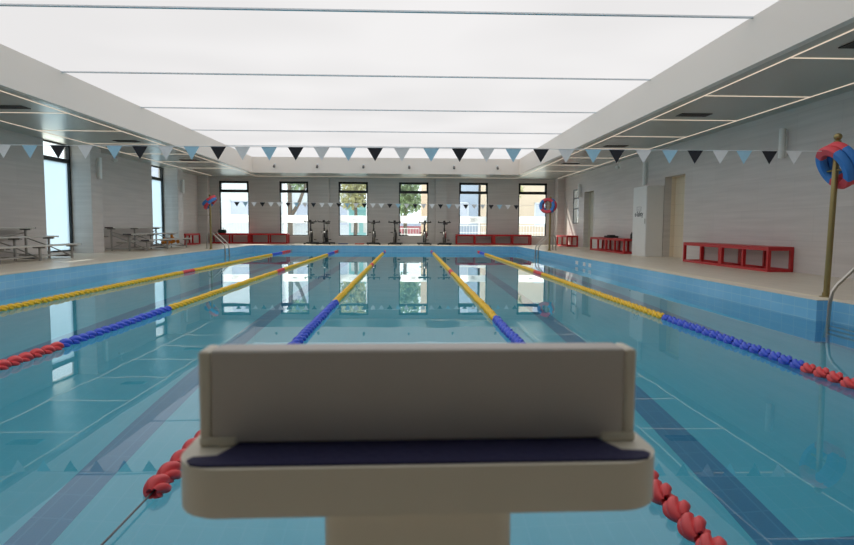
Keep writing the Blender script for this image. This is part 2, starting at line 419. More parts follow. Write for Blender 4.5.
def window_left(i, y0, y1, zt):
    r = struct(empty(f'window_{i}', (WL, (y0+y1)/2, .06)))
    hw = (y1-y0)/2; H = SOF-.06; f = .05
    b = MB(); b.box(-.12, -.02, hw-.07, hw, 0, H); b.box(-.12, -.04, -hw, -hw+.03, 0, H); b.box(-.12, -.04, -hw, hw, 0, .04); b.box(-.12, -.04, -hw, hw, H-.04, H)
    b.build('frame', M['frame'], r, smooth=False)
    b = MB(); b.box(-.12, -.02, -hw, hw, zt-.11, zt); b.build('transom_bar', M['frame'], r, smooth=False)
    b = MB(); b.box(-.09, -.08, -hw+.03, hw-.07, .04, zt-.11); b.build('pane', M['frost'], r, smooth=False)
    b = MB(); b.box(-.09, -.08, -hw+.03, hw-.07, zt, H-.04); b.build('transom_pane', M['glass'], r, smooth=False)
window_left(7, 16.75, 18.08, 2.64); window_left(8, 23.62, 24.75, 2.64)
r = struct(empty('window_9', (WR, 26.5, 1.0)))
b = MB(); hw = .45; H = 1.5
for (y0,y1,z0,z1) in ((-hw,-hw+.05,0,H),(hw-.05,hw,0,H),(-hw,hw,0,.05),(-hw,hw,H-.05,H),(-hw,hw,.62,.68),(-hw,hw,1.08,1.13)): b.box(.0,.03,y0,y1,z0,z1)
b.build('frame', M['frame'], r, smooth=False)
b = MB(); b.box(.012,.018,-hw,hw,0,H); b.build('pane', M['glass'], r, smooth=False)

# ------------------------------------------------------------------ ceiling fittings
def led_grid(label, x_a, x_b, ys, y_from, y_to):
    r = tag(empty('led_light_grid', ((x_a+x_b)/2, y_from, SOF)), label, 'ceiling light', 'LED light lines in the soffit')
    ox, oy = (x_a+x_b)/2, y_from; z0, z1 = -.008, 0.0
    for x in (x_a, x_b):
        b = MB(); b.box(x-.009-ox, x+.009-ox, 0, y_to-y_from, z0, z1); b.build('light_strip', M['led'], r, smooth=False)
    for y in ys:
        b = MB(); b.box(min(x_a,x_b)+.016-ox, max(x_a,x_b)-.016-ox, y-.009-oy, y+.009-oy, z0, z1); b.build('light_strip', M['led'], r, smooth=False)
ys_led = [1.1+2.36*k for k in range(0, 11)]
led_grid('ladder-shaped grid of thin warm LED lines in the right-hand soffit', 5.12, 7.0, ys_led, -2.5, 28.4)
led_grid('ladder-shaped grid of thin warm LED lines in the left-hand soffit above the bleachers', -9.05, -7.02, ys_led, -2.5, 28.4)
r = tag(empty('led_light_grid', (0, 28.4, SOF)), 'long thin LED line across the soffit above the far windows', 'ceiling light', 'LED light lines in the soffit')
b = MB(); b.box(-7.0, 5.1, -.012, .012, -.008, 0); b.build('light_strip', M['led'], r, smooth=False)

def vent(label, x, y, lx=.62, ly=.3):
    r = tag(empty('ceiling_vent', (x, y, SOF)), label, 'vent', 'dark vents in the soffit')
    b = MB(); b.box(-lx/2,lx/2,-ly/2,-ly/2+.03,-.012,0); b.box(-lx/2,lx/2,ly/2-.03,ly/2,-.012,0); b.box(-lx/2,-lx/2+.03,-ly/2,ly/2,-.012,0); b.box(lx/2-.03,lx/2,-ly/2,ly/2,-.012,0)
    b.build('vent_frame', M['slot'], r, smooth=False)
    b = MB()
    for k in range(7):
        y0 = -ly/2+.04+k*(ly-.08)/6.5
        b.box(-lx/2+.03, lx/2-.03, y0, y0+.02, -.009, -.001)
    b.box(-lx/2+.03, lx/2-.03, -ly/2+.03, ly/2-.03, -.002, 0)
    b.build('grille', M['slot'], r, smooth=False)
vent('dark ceiling vent in the right soffit, nearest of its row', 5.75, 7.55)
vent('dark ceiling vent in the right soffit above the near red bench', 5.78, 12.3)
vent('dark ceiling vent in the right soffit roughly above the white cabinet', 5.82, 17.05)
vent('small dark ceiling vent in the right soffit, farthest of its row', 5.8, 21.75)
vent('dark ceiling vent in the left soffit above the near bleacher', -7.8, 12.3)
vent('dark ceiling vent in the left soffit just past the first tall side window', -7.7, 17.0)
vent('dark ceiling vent in the left soffit above the far bleacher', -7.7, 21.75)

def wall_light(label, x, y, z0, z1, side):
    r = tag(empty('wall_light', (x, y, z0)), label, 'wall light', 'white tube wall lights')
    H = z1-z0; s = side
    b = MB(); b.box(*sorted((0, s*.03)), -.05, .05, .03, H-.03, .006); b.build('mounting_plate', M['white'], r)
    b = MB(); b.lathe([(0,0),(.05,0),(.055,.008),(.055,H-.008),(.05,H),(0,H)], Matrix.Translation((s*.085,0,0)), 18); b.build('lamp_body', M['lamp'], r)
wall_light('white vertical tube light on the right wall beyond the near red bench', WR, 11.72, 2.2, 2.77, -1)
wall_light('white vertical tube light on the right wall directly above the white cabinet', WR, 18.6, 2.14, 2.88, -1)
wall_light('white vertical tube light on the right wall beside the small side window', WR, 25.76, 2.13, 2.68, -1)
wall_light('white vertical tube light on the pillar beside the near tall left window', -9.25, 18.45, 2.2, 2.82, 1)
wall_light('white vertical tube light on the pillar beside the far tall left window', -9.25, 25.1, 2.13, 2.68, 1)

def sec_cam(label, x, y, side):
    r = tag(empty('security_camera', (x, y, SOF)), label, 'camera')
    b = MB(); b.lathe([(0,0),(.05,0),(.05,-.02),(.016,-.025),(.016,-.2),(0,-.2)], None, 14); b.build('ceiling_mount', M['white'], r)
    mt = Matrix.Translation((0,-.04,-.24)) @ Matrix.Rotation(math.radians(100), 4, 'X')
    b = MB(); b.lathe([(0,-.13),(.045,-.13),(.052,-.11),(.052,.11),(.045,.13),(.036,.13),(.036,.115),(0,.115)], mt, 16); b.build('camera_body', M['white'], r)
sec_cam('small white security camera under the right soffit beside the wall', 7.1, 20.6, 1)
sec_cam('small white security camera under the left soffit above the far bleacher', -9.4, 19.9, 1)

def spot(label, x):
    r = tag(empty('spotlight', (x, FY1, 3.42)), label, 'spotlight', 'small spotlights on the far fascia')
    b = MB(); b.box(-.04,.04,-.02,0,.0,.10,.005); b.tube([(0,-.02,.05),(0,-.1,.05),(0,-.14,.0)], .012, 8); b.build('bracket', M['white'], r)
    mt = Matrix.Translation((0,-.15,-.03)) @ Matrix.Rotation(math.radians(150), 4, 'X')
    b = MB(); b.lathe([(0,-.06),(.03,-.06),(.045,-.03),(.05,.06),(.042,.06),(.036,.02),(0,.02)], mt, 16); b.build('lamp_head', M['alud'], r)
for n, x in zip(('first','second','third','fourth','fifth','sixth'), (-5.75,-3.92,-1.94,.03,1.97,3.86)):
    spot(f'small grey spotlight on the far white fascia, {n} from the left', x)

# ------------------------------------------------------------------ starting block
blk = tag(empty('starting_block', (.020, .70, 0), math.radians(1.4)), 'cream starting block with navy foot pad and raised back plate in the foreground', 'starting block')
PW = .301; PZ = .538
def rrect(x0, x1, y0, y1, r, z, n=6):
    pts = []
    for cx, cy, a0 in ((x1-r,y1-r,0),(x0+r,y1-r,90),(x0+r,y0+r,180),(x1-r,y0+r,270)):
        for k in range(n+1):
            a = math.radians(a0+90*k/n); pts.append((cx+r*math.cos(a), cy+r*math.sin(a), z))
    return pts
b = MB(); b.prism(rrect(-PW, PW, 0, .52, .06, .479, 12), (0,0,PZ-.479))
top = [e for e in b.bm.edges if all(abs(v.co.z-PZ) < 1e-5 for v in e.verts)] + [e for e in b.bm.edges if all(abs(v.co.z-.479) < 1e-5 for v in e.verts)]
bmesh.ops.bevel(b.bm, geom=top, offset=.005, segments=3, affect='EDGES')
b.build('platform', M['cream'], blk, angle=50)
b = MB()   # pad: full width at the rear lip, narrower between the plate feet
pad = [(-.278,.013),(-.262,.008),(.262,.008),(.278,.013),(.286,.026),(.282,.036),(.262,.038),(.254,.040),(.236,.085),(.236,.34),(-.236,.34),(-.236,.085),(-.254,.040),(-.262,.038),(-.282,.036),(-.286,.026)]
b.prism([(x,y,PZ) for x,y in pad], (0,0,.003)); b.build('foot_pad', M['navy'], blk)
b = MB(); b.box(-.205, .205, .34, .505, PZ, PZ+.003); b.build('front_pad', M['navy'], blk)
PT = PZ+.125
bp = MB(); bp.box(-.272, .272, .079, .126, PZ+.003, PT, .005, 3); plate = bp.build('back_plate', M['creamgrey'], blk)
for s in (-1, 1):
    b = MB(); x0, x1 = sorted((s*.287, s*.2715)); b.box(x0, x1, .078, .127, PZ+.010, PT-.0005, .005, 3)
    b.build('side_cap', M['cream'], plate)
    b = MB(); x0, x1 = sorted((s*.287, s*.240)); b.box(x0, x1, .076, .126, PZ, PZ+.0125, .002, 1); b.build('plate_foot', M['cream'], plate)
b = MB(); b.prism(rrect(-.128, .122, .06, .40, .03, .012), (0,0,.468)); b.build('pedestal', M['cream'], blk)
b = MB(); b.box(-.135, .135, .05, .41, .465, .478, .004); b.build('bracket', M['cream'], blk)
b = MB(); b.prism(rrect(-.17, .17, .03, .40, .03, 0), (0,0,.012)); b.build('base_plate', M['steel'], blk)

# ------------------------------------------------------------------ lane ropes
FL, FP, FR = .120, .14, .051
def float_mesh(name, m, phase):
    bm = MB(); nz, nt_ = 12, 40; rings = []
    for i in range(nz+1):
        t = i/nz; y = (t-.5)*FL
        env = 1-.52*abs(2*t-1)**2.6
        ring = []
        for k in range(nt_):
            th = 2*PI*k/nt_
            a = (th - phase + t*PI/2*1.3) % (PI/2); a = min(a, PI/2-a)
            r = FR*env*(1-.40*math.exp(-(a/.24)**2))
            ring.append(bm.bm.verts.new((r*math.cos(th), y, r*math.sin(th))))
        rings.append(ring)
    for A, B in zip(rings, rings[1:]):
        for k in range(nt_): bm.bm.faces.new((A[k], A[(k+1)%nt_], B[(k+1)%nt_], B[k]))
    # hollow ends
    for R_, d in ((rings[0], 1), (rings[-1], -1)):
        c = bm.bm.verts.new((0, R_[0].co.y+d*.05, 0))
        inner = [bm.bm.verts.new((v.co.x*.72, v.co.y+d*.004, v.co.z*.72)) for v in R_]
        for k in range(nt_):
            k2 = (k+1) % nt_
            bm.bm.faces.new((R_[k], R_[k2], inner[k2], inner[k])); bm.bm.faces.new((inner[k], inner[k2], c))
    return bm.build(name, m, mesh_only=True, angle=60)
FM = {}
for ph_name, ph in (('a', math.radians(95)), ('b', math.radians(60))):
    for k in ('f_red', 'f_blue', 'f_yel'): FM[k, ph_name] = float_mesh('float', M[k], ph)
def lane_rope(label, x, segs, yvis, start, ph):
    ZR = -.222
    r = tag(empty('lane_rope', (x, Y0, ZR)), label, 'lane rope', 'floating lane ropes')
    b = MB(); b.tube([(0,.0,.06),(0,.35,.01),(0,.9,0),(0,Y1-Y0-.4,0),(0,Y1-Y0,.02)], .004, 6); b.build('cable', M['cable'], r)
    for yy in (0, Y1-Y0):
        s = 1 if yy == 0 else -1
        b = MB(); b.lathe([(0,0),(.035,0),(.035,.008),(.012,.012),(.012,.04),(0,.04)], Matrix.Translation((0,yy,.06 if yy == 0 else .02)) @ Matrix.Rotation(-s*PI/2,4,'X'), 14)
        b.build('wall_anchor', M['steel'], r)
    y = start; cnt = 0; rest = {}
    while y < Y1-.35:
        c = [m for (lim, m) in segs if y < lim][0]
        loc = (random.uniform(-.006,.006), y-Y0, random.uniform(-.004,.004))
        if y >= yvis and cnt < 100:
            f = link('float', FM[c, ph], r); f.location = loc; f.rotation_euler = (0, random.uniform(-.12,.12), random.uniform(-.05,.05)); cnt += 1
        else: rest.setdefault(c, []).append(loc)
        y += FP
    if rest:
        bm = bmesh.new(); ml = list(rest)
        for mi, c in enumerate(ml):
            for loc in rest[c]:
                n0 = len(bm.faces); nv = len(bm.verts)
                bm.from_mesh(FM[c, ph]); bm.verts.ensure_lookup_table(); bm.faces.ensure_lookup_table()
                for v in bm.verts[nv:]: v.co += Vector(loc)
                for f in bm.faces[n0:]: f.material_index = mi
        me = bpy.data.meshes.new('float_string'); bm.to_mesh(me); bm.free()
        for c in ml: me.materials.append(M[c])
        tag(link('float_string', me, r), kind='stuff')
Rr, Bl, Ye = 'f_red', 'f_blue', 'f_yel'
lane_rope('leftmost lane rope, yellow floats with a short red mark', -5, [(4.6,Rr),(7.0,Bl),(13.5,Ye),(14.3,Rr),(22.3,Ye),(24.0,Bl),(99,Rr)], 6.6, 2.4, 'b')
lane_rope('second lane rope from the left, red, then blue, then yellow floats', -3, [(5.3,Rr),(7.6,Bl),(13.8,Ye),(14.6,Rr),(22.5,Ye),(24.4,Bl),(99,Rr)], 3.4, 2.4, 'b')
lane_rope('lane rope passing just left of the starting block, red floats near its foot', -1, [(5.0,Rr),(8.3,Bl),(16.1,Ye),(16.7,Rr),(23.8,Ye),(25.0,Bl),(99,Rr)], 2.2, 2.38, 'a')
lane_rope('lane rope passing just right of the starting block, red floats beside the pad', 1, [(5.0,Rr),(6.8,Bl),(13.6,Ye),(14.4,Rr),(24.0,Ye),(25.0,Bl),(99,Rr)], 1.8, 1.86, 'b')
lane_rope('rightmost lane rope, red, blue and yellow floats beside the right pool wall', 3, [(4.4,Rr),(6.95,Bl),(13.4,Ye),(14.3,Rr),(23.5,Ye),(25.0,Bl),(99,Rr)], 3.6, 2.4, 'b')

# ------------------------------------------------------------------ posts, life rings, bunting
def post(label, x, y, H, arm=0):
    r = tag(empty('ring_post', (x, y, 0)), label, 'post', 'poolside ring posts')
    b = MB(); b.lathe([(.034,.01),(.034,H-.05),(.03,H-.03),(0,H-.03)], None, 18); b.build('pole', M['brass'], r)
    b = MB(); b.lathe([(0,0),(.075,0),(.075,.012),(.045,.02),(.042,.06),(.034,.06)], None, 20); b.build('base_flange', M['brass'], r)
    b = MB(); b.lathe([(.034,H-.05),(.04,H-.045),(.04,H-.03),(.016,H-.025)] + [(.045*math.sin(PI*k/10), H+.015-.045*math.cos(PI*k/10)) for k in range(1,11)], None, 18); b.build('ball_cap', M['brass'], r)
    b = MB(); b.tube([(0,-.03,H-.38),(0,-.12,H-.38),(0,-.15,H-.35)], .012, 8); b.tube([(0,.03,H-.38),(0,.14,H-.38)], .012, 8); b.build('hook', M['brass'], r)
    if arm:
        b = MB(); b.tube([(-.02,0,arm),(-.42,0,arm)], .016, 8); b.build('side_arm', M['steel'], r)
    return r
PN = (5.05, 7.12); PL = (-6.93, 21.5); PR = (5.0, 21.3); PNL = (-6.9, 7.6)
post('brass-coloured post with ball cap at the near right pool edge, carrying life rings', *PN, 1.90).rotation_euler = (0, .02, 0)
post('post at the far left pool corner carrying red and blue rings', *PL, 1.86, 1.19)
post('post at the far right pool corner carrying rings', *PR, 1.86)
post('post on the near left deck holding the end of the near pennant string', *PNL, 1.86)

def ring_mesh(Ro, wid, th, swap=0):
    """foam swim ring of flat section in four coloured sectors"""
    b = MB(); n = 48; R = Ro-wid/2
    sec = [(-wid/2, -th*.3), (-wid/2, th*.3), (-wid*.36, th*.5), (wid*.36, th*.5), (wid/2, th*.3), (wid/2, -th*.3), (wid*.36, -th*.5), (-wid*.36, -th*.5)]
    rings = []
    for k in range(n):
        a = 2*PI*k/n
        rings.append([b.bm.verts.new(((R+u)*math.cos(a), (R+u)*math.sin(a), v)) for u, v in sec])
    for k in range(n):
        A, B = rings[k], rings[(k+1) % n]
        for j in range(8):
            f = b.bm.faces.new((A[j], A[(j+1)%8], B[(j+1)%8], B[j])); f.material_index = (int((k+6)//12)+swap) % 2
    return b.build('life_ring', [M['ringred'], M['ringblue']], mesh_only=True, angle=40)
def life_ring(label, me, loc, rot):
    o = link('life_ring', me); o.location = loc; o.rotation_euler = rot
    return tag(o, label, 'life ring', 'red and blue life rings')
NR = Vector((-.876,.09,-.47)).to_track_quat('Z','Y').to_euler()
def ring_rot(X, spin):
    X = Vector(X).normalized(); Y = Vector((0,1,0)); Z = X.cross(Y)
    return (Matrix((X, Y, Z)).transposed() @ Matrix.Rotation(spin, 3, 'Z')).to_euler()
RM, RM2 = ring_mesh(.275, .105, .09), ring_mesh(.275, .105, .09, 1)
life_ring('red and blue foam ring facing out on the near right post', RM2, (PN[0]+.005, PN[1]-.02, 1.553), NR)
life_ring('red and blue foam ring hanging behind the first ring on the near right post', RM2, (PN[0]+.093, PN[1]-.03, 1.60), NR)
life_ring('red and blue foam ring tilted on the far left post, the lower of two', RM, (PL[0]+.02, PL[1]-.03, 1.60), ring_rot((.72,0,.69), PI/4))
life_ring('red and blue foam ring tilted on the far left post, the upper of two', RM2, (PL[0]-.03, PL[1]+.01, 1.70), ring_rot((.80,0,.60), PI/4))
life_ring('red and blue ring at the front of the far right post', RM2, (PR[0]-.13, PR[1]-.07, 1.59), (math.radians(76), math.radians(8), math.radians(-24)))
life_ring('red and blue ring tucked behind another on the far right post', RM, (PR[0]-.03, PR[1]+.06, 1.60), (math.radians(76), math.radians(8), math.radians(-16)))

def bunting(label, A, B, zA, zB, ts, cols, w, h, sag):
    A, B = Vector((A[0], A[1], zA)), Vector((B[0], B[1], zB))
    r = tag(empty('bunting', A), label, 'bunting', 'pennant strings over the pool')
    P = lambda t: A.lerp(B, t) - A + Vector((0, 0, -sag*4*t*(1-t)))
    b = MB(); b.tube([P(k/60) for k in range(61)], .004, 6); b.build('string', M['pwhite'], r)
    d = (B-A); d.z = 0; d.normalize(); nrm = Vector((-d.y, d.x, 0))
    for t, c in zip(ts, cols):
        p = P(t); tw = random.uniform(-.05,.05); b = MB()
        sl = (zB-zA)/(B-A).length
        a0, a1, a2 = p-d*w/2, p+d*w/2, p+Vector((0,0,-h))+nrm*tw*.2
        a0.z -= sl*w/2; a1.z += sl*w/2
        b.poly([a0+Vector((0,0,.004)), a1+Vector((0,0,.004)), a2])
        b.build('pennant', M[c], r, smooth=False)
A, B = PNL, PN; span = B[0]-A[0]
xs = [-6.5,-6.17,-5.84,-5.52,-5.2,-4.87,-4.55,-4.21,-3.88,-3.53,-3.22,-2.91,-2.6,-2.28,-1.99,-1.67,-1.35,-1.04,-.72,-.4,-.08,.27,.61,.93,1.25,1.58,1.88,2.2,2.48,2.8,3.11,3.41,3.71,3.99,4.29,4.58]
cyc = ['pgrey','pblue','pblack']
cols = [cyc[(k+1) % 3] for k in range(len(xs))]
bunting('near string of large grey, pale blue and black pennants spanning the pool', A, B, 1.785, 1.745, [(x-A[0])/span for x in xs], cols, .195, .16, .0)
A, B = PL, PR; span = B[0]-A[0]; x = -6.0; xs = []
while x < 4.0: xs.append(x); x += .297
cyc = ['pwhite','pwhite','pblack','pblue','pwhite','pblack']
bunting('far string of small white, blue and black pennants in front of the back windows', A, B, 1.66, 1.60, [(x-A[0])/span for x in xs], [cyc[(k+2) % 6] for k in range(len(xs))], .2, .16, .0)

# ------------------------------------------------------------------ ladders
def ladder(label, x_edge, y, side, gap=.5):
    """side +1: deck lies towards +x of the edge"""
    r = tag(empty('pool_ladder', (x_edge, y, 0)), label, 'ladder', 'steel pool ladders')
    s = side
    for dy in (-gap/2, gap/2):
        pts = [(s*.62, .012), (s*.62, .40), (s*.60, .47), (s*.55, .525), (s*.48, .55), (s*.40, .54), (s*.05, .20), (s*.0, .12), (-s*.02, .0), (-s*.03, -.3), (-s*.06, -1.15)]
        b = MB(); b.tube([(u, dy, z) for u, z in pts], .021, 12); b.build('rail', M['steel'], r)
        b = MB(); b.lathe([(0,0),(.05,0),(.05,.01),(.024,.018),(.024,.03),(0,.03)], Matrix.Translation((s*.62,dy,0)), 16); b.build('deck_flange', M['steel'], r)
    for z in (-.36, -.62, -.88):
        xx = -s*(.03+.03*(abs(z)-.3)/.85)
        b = MB(); b.box(xx-.04, xx+.04, -gap/2, gap/2, z-.012, z+.012, .005); b.build('tread', M['steel'], r)
ladder('steel pool ladder in the near right wall niche beside the brass post', XR+.03, 6.33, 1, .54)
ladder('steel pool ladder at the far left side of the pool', XL, 22.2, -1)
ladder('steel pool ladder at the far right side below the life rings', XR, 22.0, 1)

# ------------------------------------------------------------------ bleachers
def bleacher(label, x_front, y0, y1, frames, load=None):
    r = tag(empty('bleacher', (x_front, y0, 0)), label, 'bleacher', 'three-row aluminium bleachers')
    L = y1-y0
    rows = [(0, .36), (-.56, .55), (-1.12, .76)]
    for k, (dx, z) in enumerate(rows):
        b = MB(); b.box(dx-.13, dx+.13, 0, L, z-.035, z, .006, 1); p = b.build('seat_plank', M['alu'], r)
        for yy in (-.006, L): 
            b = MB(); b.box(dx-.132, dx+.132, yy, yy+.006, z-.037, z+.001); b.build('end_cap', M['alul'], p)
        b = MB(); b.box(dx-.40, dx-.16, .05, L-.05, .10+.2*k-.025, .10+.2*k, .004, 1); b.build('foot_plank', M['alu'], r)
    for fy in frames:
        y = fy-y0; q = .022; b = MB()
        for dx, z in rows:
            b.box(dx-q, dx+q, y-q, y+q, 0, z-.035); b.box(dx-.13, dx+.13, y-q, y+q, z-.075, z-.035)
        b.box(-1.3, q, y-q*.8, y+q*.8, .045, .08)
        for k, (dx, z) in enumerate(rows): b.box(dx-.40, dx-.10, y-q*.8, y+q*.8, .10+.2*k-.06, .10+.2*k-.025)
        b.box(-1.12-.34, -1.12-.30, y-q, y+q, 0, .49)
        b.tube([(-.02,y,.06),(-.56,y,.3),(-1.12,y,.5)], .015, 6)
        b.build('support_frame', M['blf'], r, smooth=False)
    b = MB(); b.tube([(-1.16,frames[0]-y0,.08),(-1.16,frames[-1]-y0,.62)], .014, 6); b.tube([(-1.16,frames[0]-y0,.62),(-1.16,frames[-1]-y0,.08)], .014, 6); b.build('cross_brace', M['blf'], r)
bleacher('aluminium three-row bleacher at the left edge, before the near tall window', -8.42, 10.9, 15.62, (11.2, 12.7, 14.1, 15.42))
bleacher('aluminium three-row bleacher farther along the left wall, holding an orange bag', -8.4, 19.6, 23.45, (19.75, 21.4, 23.2))
b = MB()
for k in range(26):
    cx, cy, cz = random.gauss(0,.10), random.uniform(-.5,.5), 0
    cz = .07+abs(random.gauss(0,.05))+.20*max(0,1-abs(cy)/.42)*random.random()
    rr = random.uniform(.055,.085)
    b.lathe([(rr*math.sin(PI*j/6), rr*.8*-math.cos(PI*j/6)) for j in range(7)], Matrix.Translation((cx,cy,max(cz,rr*.8))), 9)
o = b.build('float_bag', M['orange']); o.location = (-8.70, 22.55, .10); o.scale = (.8,1,1)
tag(o, 'heap of orange floats on the lowest footboard of the far bleacher', 'float bag')

# ------------------------------------------------------------------ red benches
def bench():
    r = empty('red_bench'); L, D, H, q = 1.78, .5, .48, .06
    b = MB(); b.box(0, L, 0, D, H-.02, H, .004, 1); b.build('seat', M['benchred'], r)
    b = MB(); b.box(0,L,0,q,H-.075,H-.02); b.box(0,L,D-q,D,H-.075,H-.02); b.box(0,q,q,D-q,H-.075,H-.02); b.box(L-q,L,q,D-q,H-.075,H-.02); b.box(L/2-q/2,L/2+q/2,q,D-q,H-.075,H-.02); b.build('top_frame', M['benchred'], r, smooth=False)
    b = MB(); b.box(0,L,0,q,.0,.055); b.box(0,L,D-q,D,0,.055); b.box(0,q,q,D-q,0,.055); b.box(L-q,L,q,D-q,0,.055); b.box(L/2-q/2,L/2+q/2,q,D-q,0,.055); b.build('bottom_frame', M['benchred'], r, smooth=False)
    for x in (0, L/2-q/2, L-q):
        for y in (0, D-q):
            b = MB(); b.box(x,x+q,y,y+q,.055,H-.075); b.build('leg', M['benchred'], r, smooth=False)
    return r
proto = bench(); used = [0]
def put_bench(label, loc, rz):
    o = proto if not used[0] else copy_tree(proto); used[0] = 1
    o.location = loc; o.rotation_euler = (0,0,rz); tag(o, label, 'bench', 'red steel-framed benches')
# along the right wall: length runs along y, fronts at x = 6.85
def rb(label, y): put_bench(label, (7.345, y, 0), PI/2)
rb('red open-framed bench on the right wall, nearest the viewer', 11.3)
rb('red open-framed bench next to the beige doorway on the right wall', 13.09)
rb('red bench with a black bottle, half hidden by the white cabinet', 19.05)
rb('red open-framed bench on the right wall with a flat black bag on top', 20.84)
rb('red open-framed bench under the small side window in the far right corner', 26.0)
put_bench('red open-framed bench below the leftmost back window', (-9.2, 28.44, 0), 0)
put_bench('red open-framed bench between the first and second back windows from the left', (-7.41, 28.44, 0), 0)
put_bench('red open-framed bench below the fifth back window from the left', (2.25, 28.44, 0), 0)
put_bench('red open-framed bench between the fifth and the rightmost back window', (4.04, 28.44, 0), 0)
put_bench('red open-framed bench against the left wall in the far left corner', (-9.25, 25.5, 0), PI/2)
b = MB(); b.box(-.2,.2,-.55,.55,0,.07,.03,3); b.box(-.12,.12,-.3,.3,.06,.10,.02,2)
o = b.build('flat_bag', M['bag']); o.location = (7.08, 20.95, .48); o.scale = (.8,.55,1); tag(o, 'flat black bag lying on a red bench by the right wall', 'bag')
b = MB(); b.lathe([(0,0),(.05,0),(.052,.01),(.052,.14),(.03,.17),(.022,.18),(.022,.21),(0,.21)], None, 16)
o = b.build('bottle', M['bag']); o.location = (7.05, 18.9, .48); tag(o, 'small black bottle standing on the bench beside the white cabinet', 'bottle')
b = MB(); b.box(-.18,.18,-.12,.12,0,.17,.05,3); b.tube([(-.08,0,.16),(-.06,0,.24),(.06,0,.24),(.08,0,.16)], .012, 6)
o = b.build('sports_bag', M['greenbag']); o.location = (-8.72, 28.7, .48); tag(o, 'dark green bag on the leftmost bench below the back window', 'bag')

# ------------------------------------------------------------------ white cabinet with printed sign
cab = tag(empty('cabinet', (6.85, 17.28, 0)), 'tall white cabinet with a small printed sign beside the beige doorway', 'cabinet')
b = MB(); b.box(0,.49,0,1.05,0,2.04,.006,1); b.build('body', M['white'], cab)
b = MB(); b.box(-.012,0,.02,1.03,.05,2.02,.003,1); dr = b.build('door', M['white'], cab)
b = MB(); b.box(-.03,-.012,.06,.085,.95,1.1,.004,1); b.build('handle', M['steel'], dr)
b = MB()
for (y0,y1,z0,z1) in ((.38,.72,1.325,1.337),(.38,.72,1.44,1.452),(.38,.395,1.325,1.452),(.705,.72,1.325,1.452),(.38,.72,1.38,1.39)): b.box(-.015,-.012,y0,y1,z0,z1)
b.build('sign_icon', M['textl'], dr, smooth=False)
fc = bpy.data.curves.new('sign_text', 'FONT'); fc.body = 'e-Safety'; fc.size = .2; fc.align_x = 'CENTER'; fc.extrude = .001; fc.offset = .004
fc.materials.append(M['text'])
tmp = bpy.data.objects.new('tmp', fc); COL.objects.link(tmp); bpy.context.view_layer.update()
me = bpy.data.meshes.new_from_object(tmp.evaluated_get(bpy.context.evaluated_depsgraph_get())); bpy.data.objects.remove(tmp)
me.materials.clear(); me.materials.append(M['text'])
o = link('sign_text', me, dr); o.location = (-.0135, .55, 1.17); o.rotation_euler = (PI/2, 0, -PI/2)

# ------------------------------------------------------------------ spin bikes
def bike(guard):
    r = empty('spin_bike'); r.scale = (1.08,1.08,1.08); k = M['black']
    b = MB(); b.box(-.28,.28,-.52,-.45,.02,.07,.01,2); b.box(-.28,.28,.47,.54,.02,.07,.01,2); b.box(-.035,.035,-.46,.48,.03,.09,.01,1)
    for x in (-.25,.25):
        for y in (-.485,.505): b.lathe([(0,0),(.03,0),(.03,.025),(0,.025)], Matrix.Translation((x,y,0)), 12)
    b.build('base', k, r)
    b = MB(); b.tube([(0,-.3,.07),(0,-.36,.62),(0,-.38,.70)], .034, 10); b.tube([(0,.28,.07),(0,.2,.55),(0,.19,.62)], .034, 10); b.tube([(0,-.34,.48),(0,.0,.36),(0,.22,.42)], .032, 10); b.tube([(0,.0,.36),(0,.05,.08)], .03, 10)
    b.tube([(-.05,-.32,.10),(-.05,-.40,.32)], .016, 8); b.tube([(.05,-.32,.10),(.05,-.40,.32)], .016, 8)
    b.build('bike_frame', k, r)
    b = MB(); b.lathe([(0,-.018),(.2,-.018),(.22,-.024),(.23,-.012),(.23,.012),(.22,.024),(.2,.018),(0,.018)], Matrix.Translation((0,-.40,.32)) @ Matrix.Rotation(PI/2,4,'Y'), 28); b.build('flywheel', M['alud'], r)
    b = MB(); b.tube([(.06,-.40+.25*math.cos(a*PI/10),.32+.25*math.sin(a*PI/10)) for a in range(0,11)], .022, 8); b.box(.035,.07,-.45,.05,.28,.40,.01,1); b.build('chain_guard', guard, r)
    b = MB(); b.tube([(0,-.38,.70),(0,-.40,.92)], .022, 10); b.tube([(-.23,-.55,1.0),(-.22,-.44,.955),(-.1,-.42,.94),(.1,-.42,.94),(.22,-.44,.955),(.23,-.55,1.0)], .018, 8); b.tube([(-.26,-.40,.95),(.26,-.40,.95)], .015, 8); hb = b.build('handlebar', k, r)
    for s in (-1,1):
        b = MB(); b.tube([(s*.14,-.41,.95),(s*.27,-.40,.955)], .022, 8); b.build('grip', M['blackrub'], hb)
    b = MB(); b.box(-.05,.05,-.47,-.43,.95,1.03,.01,1); b.build('console', M['black'], r)
    b = MB(); b.tube([(0,.19,.62),(0,.18,.86)], .02, 10); b.tube([(0,.06,.865),(0,.28,.865)], .018, 8); b.build('seat_post', M['steel'], r)
    b = MB(); b.prism([(-.02,-.02,.87),(.02,-.02,.87),(.03,.12,.87),(.10,.27,.87),(.085,.33,.87),(-.085,.33,.87),(-.10,.27,.87),(-.03,.12,.87)], (0,0,.05)); b.build('saddle', M['blackrub'], r)
    for s in (-1,1):
        b = MB(); b.tube([(s*.075,.0,.36),(s*.09,s*.04,.36-s*.16)], .013, 8); cr = b.build('crank', M['steel'], r)
        b = MB(); b.box(s*.15-.055, s*.15+.055, s*.04-.045, s*.04+.045, .36-s*.16-.015, .36-s*.16+.015, .005, 1); b.build('pedal', M['blackrub'], cr)
    return r
pb, pr = bike(M['black']), bike(M['darkred']); ub = [0,0]
